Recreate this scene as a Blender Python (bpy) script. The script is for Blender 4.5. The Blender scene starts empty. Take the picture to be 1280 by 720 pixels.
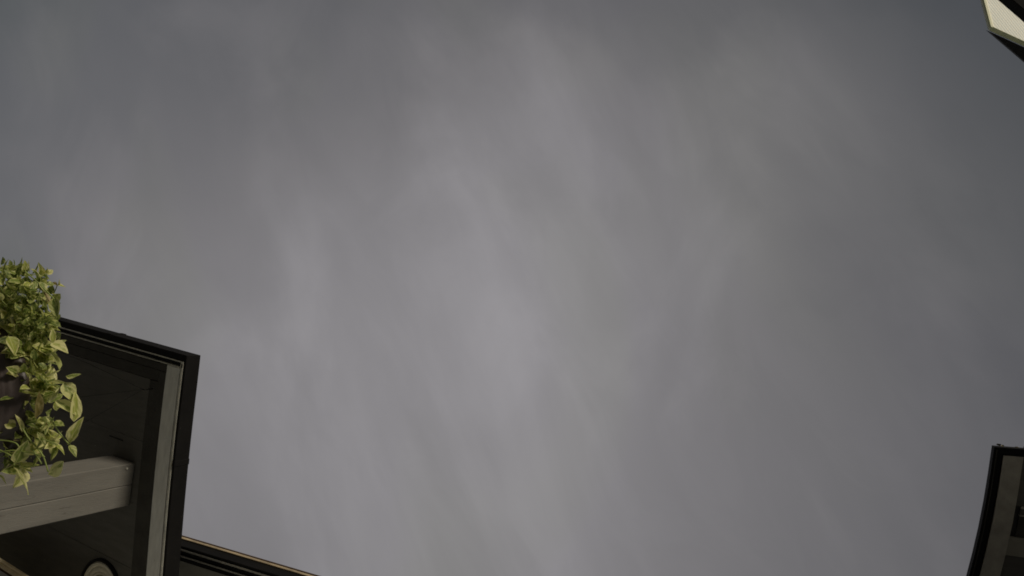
import bpy, bmesh, math, random
from mathutils import Vector, Matrix
random.seed(7)
scene = bpy.context.scene
COL = scene.collection
R = math.radians

# ------------------------------------------------------------------ camera
EYE = Vector((0.0, 0.0, 0.9))           # phone lying on a garden table, looking up
cam_d = bpy.data.cameras.new('camera'); cam = bpy.data.objects.new('camera', cam_d); COL.objects.link(cam)
right = Vector((0.89248413, -0.11529576, 0.43609514))
up = Vector((-0.09199692, -0.99298693, -0.07425306))
view = Vector((-0.44159784, -0.02615027, 0.89683193))
m = Matrix((right, up, -view)).transposed().to_4x4(); m.translation = EYE
cam.matrix_world = m
cam_d.sensor_width = 36; cam_d.lens = 36 * 850 / 1280
cam_d.clip_start = 0.02; cam_d.clip_end = 2000
scene.camera = cam

# ------------------------------------------------------------------ sky and sun
SUN_DIR = Vector((0.62, -0.72, 0.085)).normalized()      # towards the sun
sun_el = math.asin(SUN_DIR.z); sun_az = math.atan2(SUN_DIR.x, SUN_DIR.y)
w = bpy.data.worlds.new('World'); scene.world = w; w.use_nodes = True
nt = w.node_tree; nt.nodes.clear()
def N(t, **k):
    n = nt.nodes.new(t)
    for a, b in k.items(): setattr(n, a, b)
    return n
def L(a, b): nt.links.new(a, b)
def MATH(op, a, b=None, c=None, clamp=False):
    n = N('ShaderNodeMath', operation=op, use_clamp=clamp)
    for i, v in enumerate((a, b, c)):
        if v is None: continue
        if isinstance(v, (int, float)): n.inputs[i].default_value = v
        else: L(v, n.inputs[i])
    return n.outputs[0]
sky = N('ShaderNodeTexSky', sky_type='NISHITA', sun_disc=False, sun_elevation=sun_el, sun_rotation=sun_az,
        air_density=1.2, dust_density=2.0, ozone_density=1.5)
tc = N('ShaderNodeTexCoord')
dirv = tc.outputs['Generated']
sep = N('ShaderNodeSeparateXYZ'); L(dirv, sep.inputs[0])
zz = MATH('ADD', MATH('MAXIMUM', sep.outputs[2], 0.0), 0.15)
cx = MATH('DIVIDE', sep.outputs[0], zz); cy = MATH('DIVIDE', sep.outputs[1], zz)
com = N('ShaderNodeCombineXYZ'); L(cx, com.inputs[0]); L(cy, com.inputs[1])
def noise(rot, sc, scale, detail, rough, dist, off=(0, 0, 0)):
    mp = N('ShaderNodeMapping', vector_type='TEXTURE'); L(com.outputs[0], mp.inputs[0])
    mp.inputs['Rotation'].default_value = (0, 0, R(rot)); mp.inputs['Scale'].default_value = sc
    mp.inputs['Location'].default_value = off
    n = N('ShaderNodeTexNoise'); L(mp.outputs[0], n.inputs['Vector'])
    n.inputs['Scale'].default_value = scale; n.inputs['Detail'].default_value = detail
    n.inputs['Roughness'].default_value = rough; n.inputs['Distortion'].default_value = dist
    return n.outputs['Fac']
broad = noise(0, (1, 1, 1), 1.3, 3, 0.5, 0.4, (-3.1, -1.7, 0))
streak = noise(-33, (1.0, 3.2, 1), 4.6, 5, 0.52, 0.5, (-0.4, -5.2, 0))
puff = noise(-28, (1, 1.3, 1), 3.6, 5, 0.5, 0.6, (-7.4, -2.2, 0))
wisp = noise(-36, (1.0, 2.2, 1), 11.0, 6, 0.6, 1.0, (-2.7, -8.1, 0))
tint = noise(-20, (1, 1.6, 1), 3.0, 2, 0.5, 0.5, (-1.2, -9.2, 0))
# the wind-drawn streaks fade out into an even sheet towards the west
mk = N('ShaderNodeMapRange', interpolation_type='SMOOTHSTEP'); L(cx, mk.inputs[0])
mk.inputs[1].default_value = -1.25; mk.inputs[2].default_value = -0.25; mk.inputs[3].default_value = 0.25; mk.inputs[4].default_value = 1.15
streak, wisp = [MATH('MULTIPLY_ADD', MATH('SUBTRACT', n_, 0.54), mk.outputs[0], 0.54) for n_ in (streak, wisp)]
# the overcast is thinnest, so brightest, round one broad direction and thickens away from it
AX = Vector((-0.46, 0.19, 0.87)).normalized()
dp = N('ShaderNodeVectorMath', operation='DOT_PRODUCT'); L(dirv, dp.inputs[0]); dp.inputs[1].default_value = AX
glow = N('ShaderNodeMapRange'); L(dp.outputs['Value'], glow.inputs[0])
glow.inputs[1].default_value = 0.66; glow.inputs[2].default_value = 0.98
glow.inputs[3].default_value = 0.50; glow.inputs[4].default_value = 1.86
def spread(s, amp, lo=.3, hi=.7):       # noise -> 1 +- amp
    r = N('ShaderNodeMapRange', interpolation_type='SMOOTHSTEP'); L(s, r.inputs[0])
    r.inputs[1].default_value = lo; r.inputs[2].default_value = hi
    r.inputs[3].default_value = 1 - amp; r.inputs[4].default_value = 1 + amp
    return r.outputs[0]
lum = MATH('MULTIPLY', MATH('MULTIPLY', MATH('MULTIPLY', glow.outputs[0], spread(broad, .10)), spread(streak, .07, .40, .72)), MATH('MULTIPLY', spread(puff, .075, .42, .70), spread(wisp, .016, .4, .65)))
tr = N('ShaderNodeMix', data_type='RGBA')
L(spread(tint, .5), tr.inputs[0]); tr.inputs[6].default_value = (1.0, 0.985, 0.95, 1); tr.inputs[7].default_value = (0.99, 0.955, 0.995, 1)
cl = N('ShaderNodeVectorMath', operation='SCALE'); L(tr.outputs[2], cl.inputs[0]); L(lum, cl.inputs['Scale'])
# thin cover lets a little blue of the sky above through
cov = N('ShaderNodeMapRange'); L(lum, cov.inputs[0])
cov.inputs[1].default_value = 0.5; cov.inputs[2].default_value = 1.3; cov.inputs[3].default_value = 0.79; cov.inputs[4].default_value = 0.985
mx = N('ShaderNodeMix', data_type='RGBA'); L(cov.outputs[0], mx.inputs[0]); L(sky.outputs[0], mx.inputs[6]); L(cl.outputs[0], mx.inputs[7])
bg = N('ShaderNodeBackground'); L(mx.outputs[2], bg.inputs[0]); bg.inputs[1].default_value = 0.1
out = N('ShaderNodeOutputWorld'); L(bg.outputs[0], out.inputs[0])

sun_d = bpy.data.lights.new('sun', 'SUN'); sun_d.energy = 1.5; sun_d.angle = R(12); sun_d.color = (1, .92, .79)
sun = bpy.data.objects.new('sun', sun_d); COL.objects.link(sun)
sun.rotation_euler = SUN_DIR.to_track_quat('Z', 'Y').to_euler(); sun.location = (6, -7, 6)

scene.view_settings.view_transform = 'Standard'; scene.view_settings.look = 'None'
scene.cycles.filter_width = 1.75
scene.view_settings.exposure = 0.5; scene.view_settings.gamma = 1.0

# ------------------------------------------------------------------ materials
def mat(name, col, rough=.6, var=.15, nscale=12, bump=.15, bscale=60, spec=.4, stretch=(1, 1, 1), metal=0, coords='Object', speck=None):
    """procedural paint / timber / metal: base colour with blotchy wear, grain relief"""
    m = bpy.data.materials.new(name); m.use_nodes = True
    t = m.node_tree; b = t.nodes['Principled BSDF']
    co = t.nodes.new('ShaderNodeTexCoord'); mp = t.nodes.new('ShaderNodeMapping'); mp.inputs['Scale'].default_value = stretch
    t.links.new(co.outputs[coords], mp.inputs[0])
    n = t.nodes.new('ShaderNodeTexNoise'); n.inputs['Scale'].default_value = nscale; n.inputs['Detail'].default_value = 6; n.inputs['Roughness'].default_value = .62
    t.links.new(mp.outputs[0], n.inputs['Vector'])
    r = t.nodes.new('ShaderNodeValToRGB'); e = r.color_ramp.elements
    e[0].position = .28; e[1].position = .72
    e[0].color = (*[c * (1 - var) for c in col], 1); e[1].color = (*[min(1, c * (1 + var)) for c in col], 1)
    t.links.new(n.outputs['Fac'], r.inputs[0])
    cout = r.outputs[0]
    if speck:
        n3 = t.nodes.new('ShaderNodeTexNoise'); n3.inputs['Scale'].default_value = speck[1]; n3.inputs['Detail'].default_value = 3
        t.links.new(mp.outputs[0], n3.inputs['Vector'])
        r3 = t.nodes.new('ShaderNodeMapRange'); r3.inputs[1].default_value = speck[2]; r3.inputs[2].default_value = speck[2] + .06
        t.links.new(n3.outputs['Fac'], r3.inputs[0])
        x = t.nodes.new('ShaderNodeMix'); x.data_type = 'RGBA'; x.inputs[7].default_value = (*speck[0], 1)
        t.links.new(r3.outputs[0], x.inputs[0]); t.links.new(cout, x.inputs[6]); cout = x.outputs[2]
    t.links.new(cout, b.inputs['Base Color'])
    n2 = t.nodes.new('ShaderNodeTexNoise'); n2.inputs['Scale'].default_value = bscale; n2.inputs['Detail'].default_value = 5
    t.links.new(mp.outputs[0], n2.inputs['Vector'])
    bp = t.nodes.new('ShaderNodeBump'); bp.inputs['Strength'].default_value = bump; bp.inputs['Distance'].default_value = .004
    t.links.new(n2.outputs['Fac'], bp.inputs['Height']); t.links.new(bp.outputs[0], b.inputs['Normal'])
    rr = t.nodes.new('ShaderNodeMapRange'); rr.inputs[3].default_value = max(.05, rough - .12); rr.inputs[4].default_value = min(1, rough + .12)
    t.links.new(n.outputs['Fac'], rr.inputs[0]); t.links.new(rr.outputs[0], b.inputs['Roughness'])
    b.inputs['Specular IOR Level'].default_value = spec; b.inputs['Metallic'].default_value = metal
    return m
M = {}
M['ground'] = mat('patio_concrete', (.30, .28, .25), .9, .2, 3, .3, 40)
M['gutter'] = mat('black_gutter_metal', (.008, .0075, .007), .75, .3, 9, .08, 50, .12, speck=((.03, .03, .027), 70, .70))
M['hem'] = mat('bare_metal_hem', (.46, .45, .39), .5, .3, 30, .1, 80)
M['dark'] = mat('black_recess', (.006, .006, .006), .8, .3, 9)
M['pale'] = mat('pale_grey_paint', (.57, .57, .535), .6, .15, 14, .12, 90, stretch=(4, 1, 1))
M['ceil'] = mat('dark_stained_boards', (.097, .094, .084), .88, .15, 16, .2, 130, .15, stretch=(.4, 3, 1), speck=((.25, .24, .2), 90, .73))
M['frame'] = mat('dark_stained_frame', (.045, .043, .037), .75, .25, 16, .3, 120, .15)
M['roof'] = mat('roof_felt', (.05, .05, .05), .9, .3, 8)
M['post'] = mat('weathered_grey_post', (.152, .146, .129), .85, .17, 7, .35, 110, .25, stretch=(3, 3, .5), speck=((.095, .088, .075), 26, .67))
M['cream'] = mat('cream_paint', (.80, .70, .46), .5, .12, 18, .12, 70, speck=((.4, .3, .15), 50, .68))
M['wallblue'] = mat('grey_blue_render', (.42, .44, .44), .85, .12, 10, .4, 120)
M['brown'] = mat('brown_seal', (.07, .04, .02), .7, .2)
M['brass'] = mat('ochre_gutter_lip', (.40, .32, .20), .55, .4, 14, .1, 80, .5)
M['soffit'] = mat('olive_grey_soffit', (.24, .23, .19), .8, .15, 10, .3, 100)
M['olive'] = mat('olive_brown_trim', (.33, .315, .27), .75, .2, 18, .35, 130, .25)
M['litter'] = mat('dry_leaf_litter', (.22, .19, .08), .8, .4, 60)
M['pot'] = mat('dark_brown_plastic_pot', (.045, .035, .032), .42, .25, 9, .15, 60, .5)
M['soil'] = mat('potting_soil', (.03, .02, .015), .95, .4, 40, .8, 60)
M['wire'] = mat('black_wire', (.004, .004, .004), .9, .2, spec=.05)
M['ring'] = mat('pale_baffle', (.55, .53, .44), .5, .15, 40, .1, 90)
M['lens'] = mat('frosted_lens', (.38, .37, .22), .35, .2, 40, .1, 60)
M['greenrim'] = mat('pale_green_rim', (.55, .58, .36), .55, .15, 30, .1, 80)
M['lightrim'] = mat('cream_green_rim', (.80, .80, .58), .5, .08, 30, .1, 80)
M['stem'] = mat('green_stem', (.20, .25, .06), .55, .2, 40, .1, 80)

def panel_mat():
    m = bpy.data.materials.new('cream_ribbed_sheet'); m.use_nodes = True; t = m.node_tree; b = t.nodes['Principled BSDF']
    co = t.nodes.new('ShaderNodeTexCoord'); mp = t.nodes.new('ShaderNodeMapping'); mp.inputs['Rotation'].default_value = (0, 0, R(30))
    t.links.new(co.outputs['UV'], mp.inputs[0])
    wv = t.nodes.new('ShaderNodeTexWave'); wv.bands_direction = 'Y'; wv.inputs['Scale'].default_value = 21; wv.inputs['Distortion'].default_value = .4
    t.links.new(mp.outputs[0], wv.inputs['Vector'])
    n = t.nodes.new('ShaderNodeTexNoise'); n.inputs['Scale'].default_value = 9; n.inputs['Detail'].default_value = 5
    t.links.new(mp.outputs[0], n.inputs['Vector'])
    r = t.nodes.new('ShaderNodeValToRGB'); e = r.color_ramp.elements; e[0].position = .3; e[1].position = .7
    e[0].color = (.70, .73, .64, 1); e[1].color = (.79, .83, .74, 1); t.links.new(n.outputs['Fac'], r.inputs[0]); t.links.new(r.outputs[0], b.inputs['Base Color'])
    bp = t.nodes.new('ShaderNodeBump'); bp.inputs['Strength'].default_value = .45; bp.inputs['Distance'].default_value = .004
    t.links.new(wv.outputs['Fac'], bp.inputs['Height']); t.links.new(bp.outputs[0], b.inputs['Normal']); b.inputs['Roughness'].default_value = .6
    return m
M['panel'] = panel_mat()

def leaf_mat(name, mid, edge):
    """variegated leaf: green middle, yellow-cream margin, pale midrib (UV: u across, v along)"""
    m = bpy.data.materials.new(name); m.use_nodes = True; t = m.node_tree; b = t.nodes['Principled BSDF']; ln = t.links.new
    co = t.nodes.new('ShaderNodeTexCoord'); sp = t.nodes.new('ShaderNodeSeparateXYZ'); ln(co.outputs['UV'], sp.inputs[0])
    oi = t.nodes.new('ShaderNodeObjectInfo')
    def ma(op, a, b_=None, clamp=False):
        n = t.nodes.new('ShaderNodeMath'); n.operation = op; n.use_clamp = clamp
        for i, v in enumerate((a, b_)):
            if v is None: continue
            if isinstance(v, (int, float)): n.inputs[i].default_value = v
            else: ln(v, n.inputs[i])
        return n.outputs[0]
    au = ma('ABSOLUTE', ma('SUBTRACT', sp.outputs[0], .5))      # 0 midrib .. .5 margin
    off = t.nodes.new('ShaderNodeVectorMath'); off.operation = 'ADD'; ln(co.outputs['UV'], off.inputs[0]); 
    cb = t.nodes.new('ShaderNodeCombineXYZ'); ln(ma('MULTIPLY', oi.outputs['Random'], 37.0), cb.inputs[2]); ln(cb.outputs[0], off.inputs[1])
    n = t.nodes.new('ShaderNodeTexNoise'); n.inputs['Scale'].default_value = 3.2; n.inputs['Detail'].default_value = 4; ln(off.outputs[0], n.inputs['Vector'])
    f = ma('ADD', ma('MULTIPLY', au, 2.3), ma('MULTIPLY', ma('SUBTRACT', n.outputs['Fac'], .5), 2.4))
    f = ma('ADD', f, ma('MULTIPLY', ma('SUBTRACT', oi.outputs['Random'], .5), .7))
    r = t.nodes.new('ShaderNodeMapRange'); r.inputs[1].default_value = .35; r.inputs[2].default_value = .8; ln(f, r.inputs[0])
    x = t.nodes.new('ShaderNodeMix'); x.data_type = 'RGBA'; ln(r.outputs[0], x.inputs[0]); x.inputs[6].default_value = (*mid, 1); x.inputs[7].default_value = (*edge, 1)
    rib = t.nodes.new('ShaderNodeMapRange'); rib.inputs[1].default_value = .015; rib.inputs[2].default_value = .05; rib.inputs[3].default_value = .55; rib.inputs[4].default_value = 0; ln(au, rib.inputs[0])
    y = t.nodes.new('ShaderNodeMix'); y.data_type = 'RGBA'; ln(rib.outputs[0], y.inputs[0]); ln(x.outputs[2], y.inputs[6]); y.inputs[7].default_value = (*edge, 1)
    ln(y.outputs[2], b.inputs['Base Color']); b.inputs['Roughness'].default_value = .42; b.inputs['Specular IOR Level'].default_value = .4
    vn = t.nodes.new('ShaderNodeTexWave'); vn.inputs['Scale'].default_value = 2.2; vn.inputs['Distortion'].default_value = 1.5; vn.bands_direction = 'DIAGONAL'; ln(co.outputs['UV'], vn.inputs['Vector'])
    bp = t.nodes.new('ShaderNodeBump'); bp.inputs['Strength'].default_value = .3; bp.inputs['Distance'].default_value = .003; ln(vn.outputs['Fac'], bp.inputs['Height']); ln(bp.outputs[0], b.inputs['Normal'])
    tl = t.nodes.new('ShaderNodeBsdfTranslucent'); ln(y.outputs[2], tl.inputs[0])
    ms = t.nodes.new('ShaderNodeMixShader'); ms.inputs[0].default_value = .5
    ln(b.outputs[0], ms.inputs[1]); ln(tl.outputs[0], ms.inputs[2]); ln(ms.outputs[0], t.nodes['Material Output'].inputs[0])
    return m
M['leaf_a'] = leaf_mat('leaf_green', (.23, .30, .06), (.74, .74, .32))
M['leaf_b'] = leaf_mat('leaf_yellow', (.42, .47, .10), (.84, .81, .38))
M['leaf_c'] = leaf_mat('leaf_deep', (.12, .17, .032), (.50, .53, .18))

M['leaf_d'] = leaf_mat('leaf_browned', (.20, .17, .05), (.50, .42, .20))

# ------------------------------------------------------------------ mesh helpers
def obj(name, bm, material, parent=None, bevel=0, smooth=False):
    if bevel:
        bmesh.ops.bevel(bm, geom=list(bm.edges), offset=bevel, segments=1, affect='EDGES', clamp_overlap=True)
    bmesh.ops.recalc_face_normals(bm, faces=bm.faces)
    me = bpy.data.meshes.new(name); bm.to_mesh(me); bm.free()
    if smooth:
        for p in me.polygons: p.use_smooth = True
    me.materials.append(material)
    o = bpy.data.objects.new(name, me); COL.objects.link(o)
    if parent: o.parent = parent
    return o
def empty(name, label, cat, group=None):
    o = bpy.data.objects.new(name, None); COL.objects.link(o); o['label'] = label; o['category'] = cat
    if group: o['group'] = group
    return o
def prism(bm, poly, z0, z1):
    lo = [bm.verts.new((p[0], p[1], z0)) for p in poly]; hi = [bm.verts.new((p[0], p[1], z1)) for p in poly]
    n = len(poly)
    bm.faces.new(lo[::-1]); bm.faces.new(hi)
    for i in range(n): bm.faces.new((lo[i], lo[(i + 1) % n], hi[(i + 1) % n], hi[i]))
    return bm
def box(bm, x0, x1, y0, y1, z0, z1): return prism(bm, [(x0, y0), (x1, y0), (x1, y1), (x0, y1)], z0, z1)
def tube(bm, pts, rad, seg=6):
    pts = [Vector(p) for p in pts]; rings = []
    for i, p in enumerate(pts):
        d = (pts[min(i + 1, len(pts) - 1)] - pts[max(i - 1, 0)]).normalized()
        a = d.cross(Vector((0.3, 0.2, 1)) if abs(d.z) < .9 else Vector((1, 0, 0))).normalized(); b = d.cross(a)
        r = rad[i] if isinstance(rad, (list, tuple)) else rad
        rings.append([bm.verts.new(p + r * (math.cos(2 * math.pi * k / seg) * a + math.sin(2 * math.pi * k / seg) * b)) for k in range(seg)])
    for i in range(len(rings) - 1):
        for k in range(seg):
            bm.faces.new((rings[i][k], rings[i][(k + 1) % seg], rings[i + 1][(k + 1) % seg], rings[i + 1][k]))
    bm.faces.new(rings[0][::-1]); bm.faces.new(rings[-1])
    return bm
def lathe(bm, prof, c, seg=40):
    rings = [[bm.verts.new((c[0] + r * math.cos(2 * math.pi * k / seg), c[1] + r * math.sin(2 * math.pi * k / seg), c[2] + z)) for k in range(seg)] for r, z in prof]
    for i in range(len(rings) - 1):
        for k in range(seg): bm.faces.new((rings[i][k], rings[i][(k + 1) % seg], rings[i + 1][(k + 1) % seg], rings[i + 1][k]))
    return bm
def B(): return bmesh.new()

# ------------------------------------------------------------------ ground
bm = B(); s = 900
bm.faces.new([bm.verts.new(p) for p in ((-s, -s, 0), (s, -s, 0), (s, s, 0), (-s, s, 0))])
g = obj('ground', bm, M['ground']); g['kind'] = 'structure'

# ------------------------------------------------------------------ porch roof (left)
porch = empty('porch_roof', 'black porch roof with pale inner trim strip, seen from below behind the trailing plant', 'porch roof')
Z = 2.70
O = Vector((-2.222, .33)); U = Vector((-1, -.052)); V = Vector((.042, 1))
def q(u, v): p = O + u * U + v * V; return (p.x - .010 * math.sin(math.pi * min(1, max(0, v / .9))), p.y)   # the old roof edge is a little bowed
def strip(bm, u0, u1, v0, v1, z0, z1):
    n = 10 if v1 - v0 > .3 else 1
    vs = [v0 + (v1 - v0) * i / n for i in range(n + 1)]
    return prism(bm, [q(u0, a) for a in vs] + [q(u1, a) for a in reversed(vs)], z0, z1)
VE, UE = 1.12, 2.6
gut = obj('gutter', prism(B(), [q(0, 0), q(UE, 0), q(UE, .026), q(.012, .026)] + [q(.012, .026 + (VE - .026) * i / 10) for i in range(1, 11)] + [q(0, VE * (10 - i) / 10) for i in range(10)], Z, Z + .062), M['gutter'], porch, .0015)
obj('gutter_hem', strip(B(), .0125, .0215, .034, VE, Z - .003, Z + .02), M['hem'], gut)
obj('gutter_hem', strip(B(), .0125, UE, .0275, .0318, Z - .002, Z + .02), M['hem'], gut)
obj('corner_clip', strip(B(), .0125, .026, .032, .052, Z - .003, Z + .015), M['hem'], gut, .001)
obj('recess', strip(B(), .022, .0305, .05, VE, Z + .010, Z + .03), M['dark'], porch)
obj('recess', strip(B(), .019, UE, .0335, .0485, Z + .010, Z + .03), M['dark'], porch)
obj('trim_board', strip(B(), .031, .104, .055, VE, Z, Z + .02), M['pale'], porch, .0012)['label'] = 'pale grey trim board along the open edge'
obj('drip_bead', strip(B(), .031, UE, .0495, .0530, Z - .002, Z + .02), M['hem'], porch)
obj('frame_board', strip(B(), .106, UE, .056, .084, Z + .002, Z + .02), M['frame'], porch, .0015)
obj('frame_board', strip(B(), .150, UE, .0855, .129, Z + .005, Z + .02), M['frame'], porch, .002)
obj('frame_board', strip(B(), .106, .149, .0855, VE, Z + .003, Z + .02), M['frame'], porch, .002)
obj('frame_board', strip(B(), .151, .198, .131, VE, Z + .005, Z + .02), M['frame'], porch, .002)
v = .131; k = 0
while v < VE - .02:
    v2 = min(v + .245, VE)
    obj('ceiling_plank', strip(B(), .200, UE, v, v2 - .0008, Z + .007 + random.uniform(-.0004, .0004), Z + .022), M['ceil'], porch, .0008)
    v = v2; k += 1
obj('roof_deck', strip(B(), .0125, UE, .0265, VE, Z + .0225, Z + .06), M['roof'], porch)
for uu in (.46, 1.25):
    obj('joint_sleeve', strip(B(), uu, uu + .03, -.002, .028, Z - .002, Z + .066), M['gutter'], porch, .001)
for vv_ in (.40, .86):
    obj('joint_sleeve', strip(B(), -.002, .0135, vv_, vv_ + .022, Z - .002, Z + .064), M['gutter'], porch, .001)
for vv_ in (.10, .33, .56, .79, 1.02):
    x, y = q(.066 + random.uniform(-.006, .006), vv_)
    obj('screw_head', tube(B(), [(x, y, Z - .0012), (x, y, Z + .004)], .003, 8), M['pale'], porch)
obj('board_gap', prism(B(), [(-2.62, .709), (-2.535, .7125), (-2.535, .7165), (-2.62, .713)], Z + .0045, Z + .008), M['dark'], porch)['label'] = 'short dark gap between two ceiling boards'
# timber post: two boards bolted together
post = empty('porch_post', 'weathered grey timber post holding up the dark porch ceiling', 'post')
def rot(p, c, a): return (c[0] + (p[0] - c[0]) * math.cos(a) - (p[1] - c[1]) * math.sin(a), c[1] + (p[0] - c[0]) * math.sin(a) + (p[1] - c[1]) * math.cos(a))
pc = (-2.512, .868)
for (y0, y1, dx) in ((.783, .8678, 0), (.8682, .951, .001)):
    poly = [rot(p, pc, R(1.5)) for p in ((-2.585 + dx, y0), (-2.442 + dx, y0), (-2.442 + dx, y1), (-2.585 + dx, y1))]
    obj('board', prism(B(), poly, 0, Z + .004), M['post'], post, .003)
obj('nail_head', tube(B(), [(-2.444, .80, Z - .03), (-2.436, .80, Z - .03)], .004, 8), M['hem'], post)

# recessed downlight
dl = empty('ceiling_downlight', 'round unlit downlight with pale baffle rings set in the dark porch ceiling', 'downlight')
dc = (-2.55, 1.315, Z)
obj('trim_ring', lathe(B(), [(.124, .007), (.122, -.004), (.114, -.005), (.112, .003)], dc, 56), M['gutter'], dl, smooth=True)
obj('baffle', lathe(B(), [(.1115, .003), (.107, -.002), (.098, -.0025), (.093, .003), (.086, -.001), (.078, -.0015), (.073, .004), (.066, .0), (.060, .004)], dc, 56), M['ring'], dl)
obj('lens', lathe(B(), [(.059, .004), (.045, -.004), (.02, -.008), (.001, -.009)], dc, 40), M['lens'], dl, smooth=True)

# ------------------------------------------------------------------ house wall, door head, eave (bottom)
house = empty('house', 'house edge with black gutter and ochre lip below the sky, right of the porch', 'house')
obj('wall', box(B(), -5.2, .3, 1.48, 1.62, 0, 2.99), M['wallblue'], house)
def hq(x, y): return rot((x, y), (-2.5, 1.185), R(-2.9))
def hs(bm, x0, x1, y0, y1, z0, z1): return prism(bm, [hq(x0, y0), hq(x1, y0), hq(x1, y1), hq(x0, y1)], z0, z1)
E0, E1 = -4.2, .15; ze = .9
gt = obj('gutter', hs(B(), E0, E1, 1.185, 1.1975, ze + 2.074, ze + 2.16), M['gutter'], house, .0015)
obj('gutter_lip', hs(B(), E0, E1, 1.1795, 1.1848, ze + 2.127, ze + 2.142), M['brass'], gt, .001)['label'] = 'thin ochre lip catching the light'
obj('gutter_rim', hs(B(), E0, E1, 1.1815, 1.1848, ze + 2.150, ze + 2.158), M['brown'], gt)
obj('gutter_hem', hs(B(), E0, E1, 1.1980, 1.2045, ze + 2.072, ze + 2.09), M['olive'], gt)
obj('fascia', hs(B(), E0, E1, 1.205, 1.226, ze + 2.080, ze + 2.16), M['gutter'], house)
obj('bed_moulding', hs(B(), E0, E1, 1.2265, 1.232, ze + 2.076, ze + 2.1), M['olive'], house)
obj('bed_moulding', hs(B(), E0, E1, 1.2325, 1.252, ze + 2.082, ze + 2.1), M['gutter'], house)
obj('soffit', hs(B(), E0, E1, 1.2525, 1.50, ze + 2.085, ze + 2.1), M['soffit'], house)
obj('roof_slab', hs(B(), E0, E1, 1.36, 1.9, ze + 2.11, ze + 2.20), M['roof'], house)
# boxed head above the door, under the porch ceiling
head = empty('door_head', 'cream moulded door head at the lower left, under the porch ceiling', 'door head')
def dq(x, y): return rot((x, y), (-2.955, 1.2436), R(4.5))
def ds(bm, x0, x1, y0, y1, z0, z1): return prism(bm, [dq(x0, y0), dq(x1, y0), dq(x1, y1), dq(x0, y1)], z0, z1)
zd = .9
obj('cornice', ds(B(), -3.7, -2.35, 1.2436, 1.43, zd + 1.624, zd + 1.640), M['cream'], head, .003)
obj('cornice', ds(B(), -3.7, -2.35, 1.2476, 1.43, zd + 1.606, zd + 1.6235), M['cream'], head, .003)
obj('seal', ds(B(), -3.69, -2.36, 1.2520, 1.43, zd + 1.600, zd + 1.6055), M['brown'], head)
obj('head_panel', ds(B(), -3.69, -2.36, 1.2535, 1.43, zd + 1.52, zd + 1.5995), M['wallblue'], head, .002)

# ------------------------------------------------------------------ upper eave on the right
D2 = 4.0; zr = .9 + D2
upper = empty('upper_roof_eave', 'dark upper roof corner with olive soffit strip against the sky at the right', 'roof eave')
O2 = Vector((.171 * D2 + .012, .1 * D2 + .006)); U2 = Vector((1, -.10)); V2 = Vector((-.088, 1))
def bow(v): return -.030 * math.sin(min(1, max(0, v / .75)) * math.pi) * (-1) * .42
def q2(u, v): p = O2 + u * U2 + v * V2; return (p.x + bow(v), p.y)
def strip2(bm, u0, u1, v0, v1, z0, z1, n=8):
    vs = [v0 + (v1 - v0) * i / n for i in range(n + 1)]
    return prism(bm, [q2(u0, a) for a in vs] + [q2(u1, a) for a in reversed(vs)], z0, z1)
V2E, U2E = 1.6, 1.8
gr = obj('gutter', prism(B(), [q2(0, i * V2E / 12) for i in range(13)] + [q2(.033, V2E - i * (V2E - .03) / 12) for i in range(13)] + [q2(U2E, .03), q2(U2E, 0)], zr, zr + .06), M['gutter'], upper)
obj('gutter_hem', strip2(B(), .010, .014, .012, V2E, zr - .004, zr - .0005), M['frame'], gr)
obj('recess', strip2(B(), .0335, .0405, .0305, V2E, zr + .012, zr + .03), M['dark'], upper)
obj('recess', strip2(B(), .041, U2E, .0305, .037, zr + .012, zr + .03, 1), M['dark'], upper)
obj('frieze_board', strip2(B(), .041, .118, .0375, V2E, zr, zr + .02, 10), M['olive'], upper)
vv = .0375
for i, (wd, mt, dz) in enumerate(((.235, 'ceil', .010), (.012, 'hem', .006), (.028, 'ceil', .012), (.008, 'hem', .008), (.10, 'frame', .014), (.09, 'soffit', .006), (.30, 'ceil', .010), (.3, 'ceil', .01), (.3, 'ceil', .01))):
    obj('soffit_board', strip2(B(), .1185 + (.022 if 1 <= i <= 4 else 0), U2E, vv, vv + wd - .0015, zr + dz, zr + .03, 3), M[mt if i not in (1, 3) else 'olive'], upper)
    vv += wd
obj('roof_slab', strip2(B(), .034, U2E, .031, V2E, zr + .031, zr + .11, 4), M['roof'], upper)
bm = B()
for i in range(16):     # bits of dry leaf caught on the gutter's edge
    u = random.uniform(.01, .3); z = zr + .06; x, y = q2(u, random.uniform(-.006, .006)); a = random.uniform(0, 6.3); r = random.uniform(.006, .014)
    bm.faces.new([bm.verts.new((x + r * math.cos(a + t), y + .5 * r * math.sin(a + t), z + .004 + .5 * r * math.sin(t * 1.3))) for t in (0, 1.3, 2.6, 3.9, 5.1)])
lit = obj('leaf_litter', bm, M['litter'], upper); lit['kind'] = 'stuff'
obj('wall', prism(B(), [q2(.5, .45), q2(U2E, .45), q2(U2E, V2E), q2(.5, V2E)], 0, zr + .009), M['wallblue'], upper)

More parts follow.
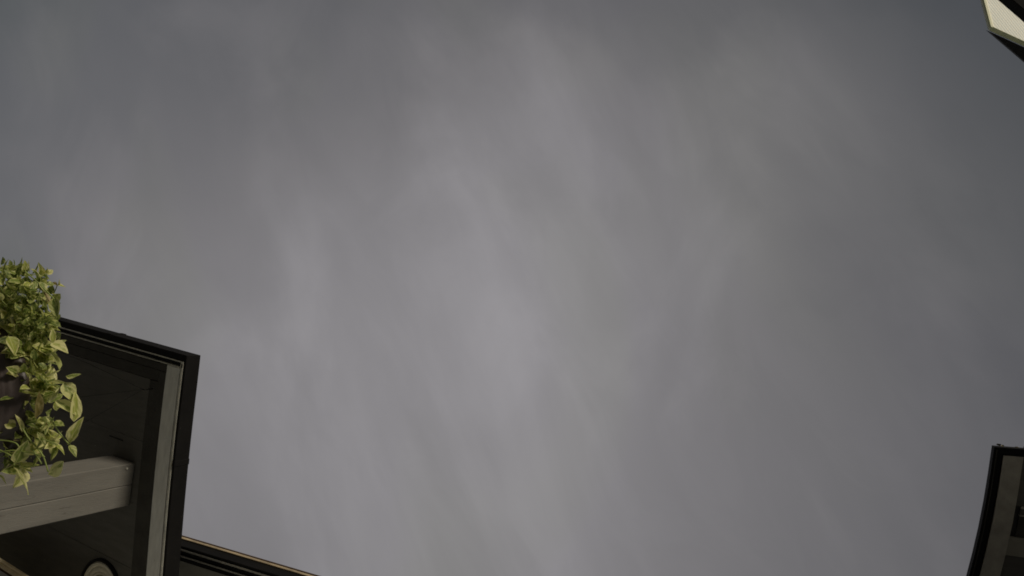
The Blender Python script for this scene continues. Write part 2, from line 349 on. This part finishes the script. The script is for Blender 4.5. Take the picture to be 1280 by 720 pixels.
# ------------------------------------------------------------------ tilted awning (top right)
aw = empty('tilted_awning', 'cream ribbed awning panel with pale green rim and black frame at the top right corner', 'awning')
r0 = Vector((.1285, -.4154, 1)); r1 = Vector((.1181, -.451, 1)); r2 = Vector((.1645, -.3935, 1)); r3 = Vector((.1659, -.3765, 1)); r4 = Vector((.1489, -.448, 1)); r5 = Vector((.1613, -.4348, 1))
P0 = EYE + r0 * 2.6; e1 = (r1 * 2.674 - r0 * 2.6).normalized(); e2 = (r2 * 2.674 - r0 * 2.6).normalized(); nn = e1.cross(e2).normalized()
e2 = nn.cross(e1).normalized() * (1 if e2.dot(nn.cross(e1)) > 0 else -1)
if nn.dot(EYE - P0) < 0: nn = -nn          # towards the ground
def slab(bm, a0, a1, b0, b1, c0, c1):       # box in the awning's own axes: e1, e2, normal
    vs = [P0 + a * e1 + b * e2 + c * nn for c in (c0, c1) for a, b in ((a0, b0), (a1, b0), (a1, b1), (a0, b1))]
    vs = [bm.verts.new(x) for x in vs]
    for f in ((0, 1, 2, 3), (7, 6, 5, 4), (0, 1, 5, 4), (1, 2, 6, 5), (2, 3, 7, 6), (3, 0, 4, 7)): bm.faces.new([vs[i] for i in f])
    return bm
pn = obj('panel', slab(B(), .004, .62, .004, .62, -.012, 0), M['panel'], aw)
uvl = pn.data.uv_layers.new(name='UVMap')
for lp in pn.data.loops:
    d = pn.data.vertices[lp.vertex_index].co - P0; uvl.data[lp.index].uv = (d.dot(e1), d.dot(e2))
obj('rim', slab(B(), 0, .62, 0, .008, -.004, .0022), M['greenrim'], aw, .0008)
obj('rim', slab(B(), .006, .62, .0081, .015, -.010, .0022), M['lightrim'], aw)
obj('rim', slab(B(), .0005, .005, .0085, .62, -.012, .003), M['greenrim'], aw, .0015)
bm = B()
A = P0 - nn * .013 + e2 * .01; ext = 6
pts = [A, A + ext * (r2 * 2.674 - r0 * 2.6), A + ext * (r3 * 2.72 - r0 * 2.6)]
off = e1 * .02 - nn * .01
vs = [bm.verts.new(p) for p in pts] + [bm.verts.new(p + off) for p in pts]
for f in ((0, 1, 2), (5, 4, 3), (0, 1, 4, 3), (1, 2, 5, 4), (2, 0, 3, 5)): bm.faces.new([vs[i] for i in f])
obj('side_cheek', bm, M['dark'], aw)
# black arm under the panel
a = EYE + r4 * 2.5; b = EYE + r5 * 2.5; d = (b - a).normalized(); sd = d.cross(view).normalized()
if sd.dot(right - up * -1) < 0: sd = -sd
bm = B(); bk = view * .04
vs = [bm.verts.new(p + o_) for o_ in (Vector(), bk) for p in (a - d * .35, b + d * .9, b + d * .9 + sd * .12, a - d * .35 + sd * .12)]
for f in ((0, 1, 2, 3), (7, 6, 5, 4), (0, 1, 5, 4), (1, 2, 6, 5), (2, 3, 7, 6), (3, 0, 4, 7)): bm.faces.new([vs[i] for i in f])
obj('arm', bm, M['gutter'], aw, .002)
e = b + d * .85 + sd * .06
obj('support_pole', tube(B(), [(e.x, e.y, 0), (e.x, e.y, e.z + .02)], .03, 16), M['gutter'], aw)

# ------------------------------------------------------------------ hanging basket and its plant
S = 1.85
C = Vector((-1.295 * S, .262 * S, .9 + .662 * S)); RR = .125 * S
pot = empty('hanging_pot', 'dark brown round hanging pot at the left edge, half hidden by leaves', 'plant pot')
obj('bowl', lathe(B(), [(.001, -.20), (.13, -.20), (.15, -.195), (RR * .93, -.05), (RR * .965, -.045), (RR * .965, -.03), (RR, -.028), (RR + .006, -.012), (RR + .006, 0), (RR - .004, .002), (RR - .008, -.02), (RR - .02, -.06), (.1, -.15), (.001, -.16)], C, 64), M['pot'], pot, smooth=True)
obj('soil', lathe(B(), [(RR - .0125, -.022), (RR * .6, -.012), (.001, -.008)], C, 40), M['soil'], pot)
hook = Vector((C.x, C.y, Z + .004))
for a in (40, 160, 280):
    p = C + Vector((RR * math.cos(R(a)), RR * math.sin(R(a)), 0))
    obj('wire', tube(B(), [p, p.lerp(hook, .5), hook - Vector((0, 0, .04))], .0006, 5), M['wire'], pot)
obj('hook', tube(B(), [hook + Vector((0, 0, .004)), hook - Vector((0, 0, .02)), hook + Vector((.008, 0, -.03)), hook + Vector((.004, 0, -.042)), hook + Vector((-.006, 0, -.036))], .002, 6), M['wire'], pot)

plant = empty('trailing_plant', 'trailing plant with yellow-green variegated leaves spilling from the hanging pot', 'plant')
def leaf_mesh(name, L_, W, curl, fold, material, nu=2, nv=6):
    bm = B(); uvl = bm.loops.layers.uv.new('UVMap'); g = []
    for j in range(nv + 1):
        t = j / nv; wd = W * (math.sin(math.pi * t ** .72) ** .85) * (1 - .15 * t) if 0 < t < 1 else .0004
        row = []
        for i in range(-nu, nu + 1):
            s_ = i / nu
            x = s_ * wd / 2; z = abs(s_) ** 1.3 * fold * wd + curl * L_ * t * t + .012 * L_ * math.sin(9 * t + 2 * s_)
            row.append((bm.verts.new((x, t * L_, z)), (s_ * .5 + .5, t)))
        g.append(row)
    for j in range(nv):
        for i in range(2 * nu):
            qd = [g[j][i], g[j][i + 1], g[j + 1][i + 1], g[j + 1][i]]
            f = bm.faces.new([a[0] for a in qd]); f.smooth = True
            for lp, a in zip(f.loops, qd): lp[uvl].uv = a[1]
    me = bpy.data.meshes.new(name); bm.to_mesh(me); bm.free(); me.materials.append(material); return me
leaves = []
for k, (l_, wd, cu, fo, mt) in enumerate(((1, .66, -.22, .16, 'leaf_a'), (1, .74, -.10, .20, 'leaf_b'), (1, .58, .12, .22, 'leaf_a'), (1, .78, -.25, .12, 'leaf_b'), (1, .60, .05, .25, 'leaf_c'), (1, .70, -.30, .18, 'leaf_b'), (1, .44, -.12, .20, 'leaf_b'), (1, .50, .18, .30, 'leaf_d'))):
    leaves.append(leaf_mesh('leaf', l_, wd, cu, fo, M[mt]))
rnd = random.Random(21)
def leaf_matrix(p, d, nrm, size):
    y = d.normalized(); x = y.cross(nrm).normalized(); z = x.cross(y)
    mm = Matrix((x, y, z)).transposed().to_4x4()
    return Matrix.Translation(p) @ mm @ Matrix.Diagonal((size, size, size, 1))
def rv(s=1): return Vector((rnd.gauss(0, s), rnd.gauss(0, s), rnd.gauss(0, s)))
placed = []
def put(me, p, d, nrm, size):
    o = bpy.data.objects.new('leaf', me); COL.objects.link(o); o.parent = plant; o.matrix_world = leaf_matrix(p, d, nrm, size); placed.append(o)
# stems: (direction in degrees, start radius, reach, rise, droop, leaf size, spacing)
stems = []
for i in range(12): stems.append((rnd.uniform(-60, 22), rnd.uniform(.15, .20), rnd.uniform(.03, .09), rnd.uniform(.05, .12), rnd.uniform(0, .09), rnd.uniform(.052, .078), .036))
for i in range(5): stems.append((rnd.uniform(15, 60), rnd.uniform(.16, .21), rnd.uniform(.04, .10), rnd.uniform(.01, .08), rnd.uniform(.03, .12), rnd.uniform(.045, .065), .050))
for i in range(5): stems.append((rnd.uniform(-96, -70), rnd.uniform(.14, .20), rnd.uniform(.20, .26), rnd.uniform(.05, .11), rnd.uniform(.0, .05), rnd.uniform(.030, .044), .046))
for i in range(16): stems.append((rnd.uniform(-100, -58), rnd.uniform(.13, .20), rnd.uniform(.07, .27), rnd.uniform(.02, .12), rnd.uniform(.02, .18), rnd.uniform(.044, .064), .050))
filler = B(); fuv = filler.loops.layers.uv.new('UVMap')
for (az, r_0, reach, rise, droop, ls, spc) in stems:
    a = R(az); a2 = a + rnd.uniform(-.5, .5)
    p0 = C + Vector((r_0 * math.cos(a), r_0 * math.sin(a), -.01))
    hd = Vector((math.cos(a2), math.sin(a2), 0)); sd_ = Vector((-hd.y, hd.x, 0)); wob = rnd.uniform(-.03, .03)
    n = 12; pts = []
    for i in range(n + 1):
        t = i / n
        pts.append(p0 + hd * reach * (t ** .9) + sd_ * wob * math.sin(t * 4) + Vector((0, 0, rise * math.sin(min(1, t * 1.25) * math.pi / 2) - droop * t ** 2.2)))
    bm = tube(B(), pts, [.0026 - .0013 * i / n for i in range(n + 1)], 5)
    obj('stem', bm, M['stem'], plant, smooth=True)
    ln_ = sum((pts[i + 1] - pts[i]).length for i in range(n)); cnt = max(2, int(ln_ / spc)); 
    for kk in range(1, cnt + 1):
        t = min(.999, (kk / cnt) ** .9); f = t * n; i = int(f); p = pts[i].lerp(pts[i + 1], f - i); tg = (pts[i + 1] - pts[i]).normalized()
        side = tg.cross(Vector((0, 0, 1)))
        if side.length < .1: side = sd_
        side = (side.normalized() * math.cos(kk * 1.6) + Vector((0, 0, 1)) * math.sin(kk * 1.6)).normalized()
        for sg in (1, -1):
            if len(placed) >= 266 : continue
            d = (tg * rnd.uniform(.35, 1.0) + side * sg * rnd.uniform(.6, 1.1) + rv(.22) + Vector((0, 0, -.12)))
            nrm = (Vector((0, 0, .45)) + SUN_DIR * .9 + hd * .25 + rv(.38))
            put(leaves[7 if rnd.random() < .05 else rnd.randrange(6)], p, d, nrm, ls * rnd.uniform(.6, 1.15) * (1.05 if kk < cnt else .8))
    if len(placed) < 272:
        put(leaves[rnd.randrange(6)], pts[-1], (pts[-1] - pts[-3]) + rv(.006), Vector((0, 0, 1)) + rv(.3), ls * rnd.uniform(.6, .95))
LV=[((-2.145, 0.638, 2.092), (-2.091, 0.702, 2.121)), ((-2.14, 0.628, 2.095), (-2.117, 0.556, 2.104)), ((-2.051, 0.649, 2.139), (-2.006, 0.608, 2.16)), ((-2.005, 0.549, 2.159), (-1.98, 0.477, 2.169)), ((-2.008, 0.556, 2.157), (-1.979, 0.529, 2.171)), ((-2.004, 0.556, 2.159), (-1.984, 0.589, 2.17)), ((-2.099, 0.49, 2.111), (-2.109, 0.416, 2.104)), ((-2.078, 0.263, 2.115), (-2.034, 0.276, 2.136)), ((-2.074, 0.262, 2.117), (-2.078, 0.223, 2.114)), ((-2.031, 0.356, 2.14), (-1.996, 0.342, 2.157)), ((-2.034, 0.375, 2.14), (-2.002, 0.423, 2.157)), ((-1.998, 0.487, 2.161), (-1.997, 0.404, 2.159)), ((-2.05, 0.429, 2.133), (-1.999, 0.47, 2.159)), ((-2.05, 0.34, 2.131), (-2.08, 0.291, 2.115)), ((-2.152, 0.563, 2.087), (-2.137, 0.564, 2.094)), ((-2.148, 0.52, 2.088), (-2.183, 0.51, 2.07)), ((-2.129, 0.534, 2.097), (-2.147, 0.485, 2.087)), ((-2.092, 0.529, 2.116), (-2.071, 0.569, 2.127)), ((-2.078, 0.539, 2.123), (-2.083, 0.58, 2.122)), ((-2.163, 0.061, 2.067), (-2.158, 0.037, 2.068)), ((-2.124, 0.089, 2.087), (-2.108, 0.12, 2.095)), ((-2.082, 0.131, 2.109), (-2.068, 0.184, 2.117)), ((-2.093, 0.151, 2.104), (-2.117, 0.121, 2.091)), ((-2.193, 0.259, 2.058), (-2.164, 0.302, 2.074)), ((-2.071, 0.432, 2.123), (-2.04, 0.4, 2.137)), ((-2.082, 0.363, 2.116), (-2.05, 0.335, 2.13))]
ST=[[(-2.199, 0.567, 2.064), (-2.169, 0.565, 2.079), (-2.143, 0.569, 2.091), (-2.133, 0.582, 2.097)], [(-2.201, 0.591, 2.064), (-2.17, 0.599, 2.079), (-2.148, 0.612, 2.09), (-2.141, 0.635, 2.094)], [(-2.135, 0.516, 2.094), (-2.111, 0.551, 2.107), (-2.083, 0.58, 2.122), (-2.066, 0.602, 2.13), (-2.051, 0.642, 2.139)], [(-2.052, 0.496, 2.134), (-2.033, 0.522, 2.144), (-2.009, 0.549, 2.157), (-2.0, 0.555, 2.161)], [(-2.199, 0.607, 2.065), (-2.154, 0.592, 2.087), (-2.103, 0.592, 2.112), (-2.064, 0.599, 2.131)], [(-2.077, 0.546, 2.123), (-2.055, 0.553, 2.134), (-2.034, 0.56, 2.145)], [(-2.169, 0.062, 2.064), (-2.137, 0.086, 2.08), (-2.1, 0.119, 2.1), (-2.081, 0.136, 2.109)], [(-2.098, 0.365, 2.107), (-2.075, 0.385, 2.119), (-2.041, 0.39, 2.137), (-2.012, 0.425, 2.152)], [(-2.1, 0.578, 2.113), (-2.085, 0.599, 2.121), (-2.07, 0.621, 2.129)]]
for pts in ST:                                  # a few long open runners along the near side of the rim
    pts = [Vector(p) for p in pts]; fine = []
    for i in range(len(pts) - 1):
        for k_ in range(4):
            t = k_ / 4; a_, b_, c_, d_ = pts[max(i - 1, 0)], pts[i], pts[i + 1], pts[min(i + 2, len(pts) - 1)]
            fine.append(.5 * ((2 * b_) + (c_ - a_) * t + (2 * a_ - 5 * b_ + 4 * c_ - d_) * t * t + (3 * b_ - a_ - 3 * c_ + d_) * t ** 3))
    obj('stem', tube(B(), fine + [pts[-1]], .0021, 6), M['stem'], plant, smooth=True)
for k_, (a_, b_) in enumerate(LV):
    a_, b_ = Vector(a_), Vector(b_); d = b_ - a_
    put(leaves[(6, 2, 0, 6, 2, 4, 7, 5)[k_ % 8]], a_, d, Vector((.5, -.45, .1)) + rv(.3), d.length * 1.08)
# the inner tangle of small leaves, too dense to pick apart
for i in range(500):
    a = R(rnd.uniform(-105, 45) if i % 3 == 0 else rnd.uniform(-100, -45)); t = rnd.uniform(.35, 1)
    ext_ = .235 if a < R(-62) else (.16 if a < R(-50) else (.08 if a < R(10) else .05))
    rad = RR * .85 + ext_ * t
    p = C + Vector((math.cos(a) * rad, math.sin(a) * rad, rnd.uniform(-.05, .11) * (1.25 - .75 * t)))
    mt = leaf_matrix(p, rv() + Vector((math.cos(a), math.sin(a), .1)), Vector((0, 0, .5)) + SUN_DIR * .7 + rv(.55), rnd.uniform(.022, .042))
    prof = ((0, 0), (.26, .16), (.34, .42), (.22, .74), (0, 1), (-.22, .74), (-.34, .42), (-.26, .16)); mid = ((0, .16), (0, .42), (0, .74))
    def vx(x, y): return filler.verts.new(mt @ Vector((x, y, .25 * abs(x) - .2 * y * y)))
    vs = [vx(*q_) for q_ in prof + mid]; allp = prof + mid
    for idx in ((0, 1, 8), (1, 2, 9, 8), (2, 3, 10, 9), (3, 4, 10), (4, 5, 10), (5, 6, 9, 10), (6, 7, 8, 9), (7, 0, 8)):
        f = filler.faces.new([vs[j] for j in idx]); f.smooth = True
        for lp, j in zip(f.loops, idx): lp[fuv].uv = (allp[j][0] * 1.45 + .5, allp[j][1])
me = bpy.data.meshes.new('inner_foliage'); filler.to_mesh(me); filler.free()
for k_, mn in enumerate(('leaf_c', 'leaf_a', 'leaf_b')): me.materials.append(M[mn])
for k_, pl in enumerate(me.polygons): pl.material_index = (k_ // 8 * 7 % 5) // 2
fo = bpy.data.objects.new('inner_foliage', me); COL.objects.link(fo); fo.parent = plant; fo['kind'] = 'stuff'
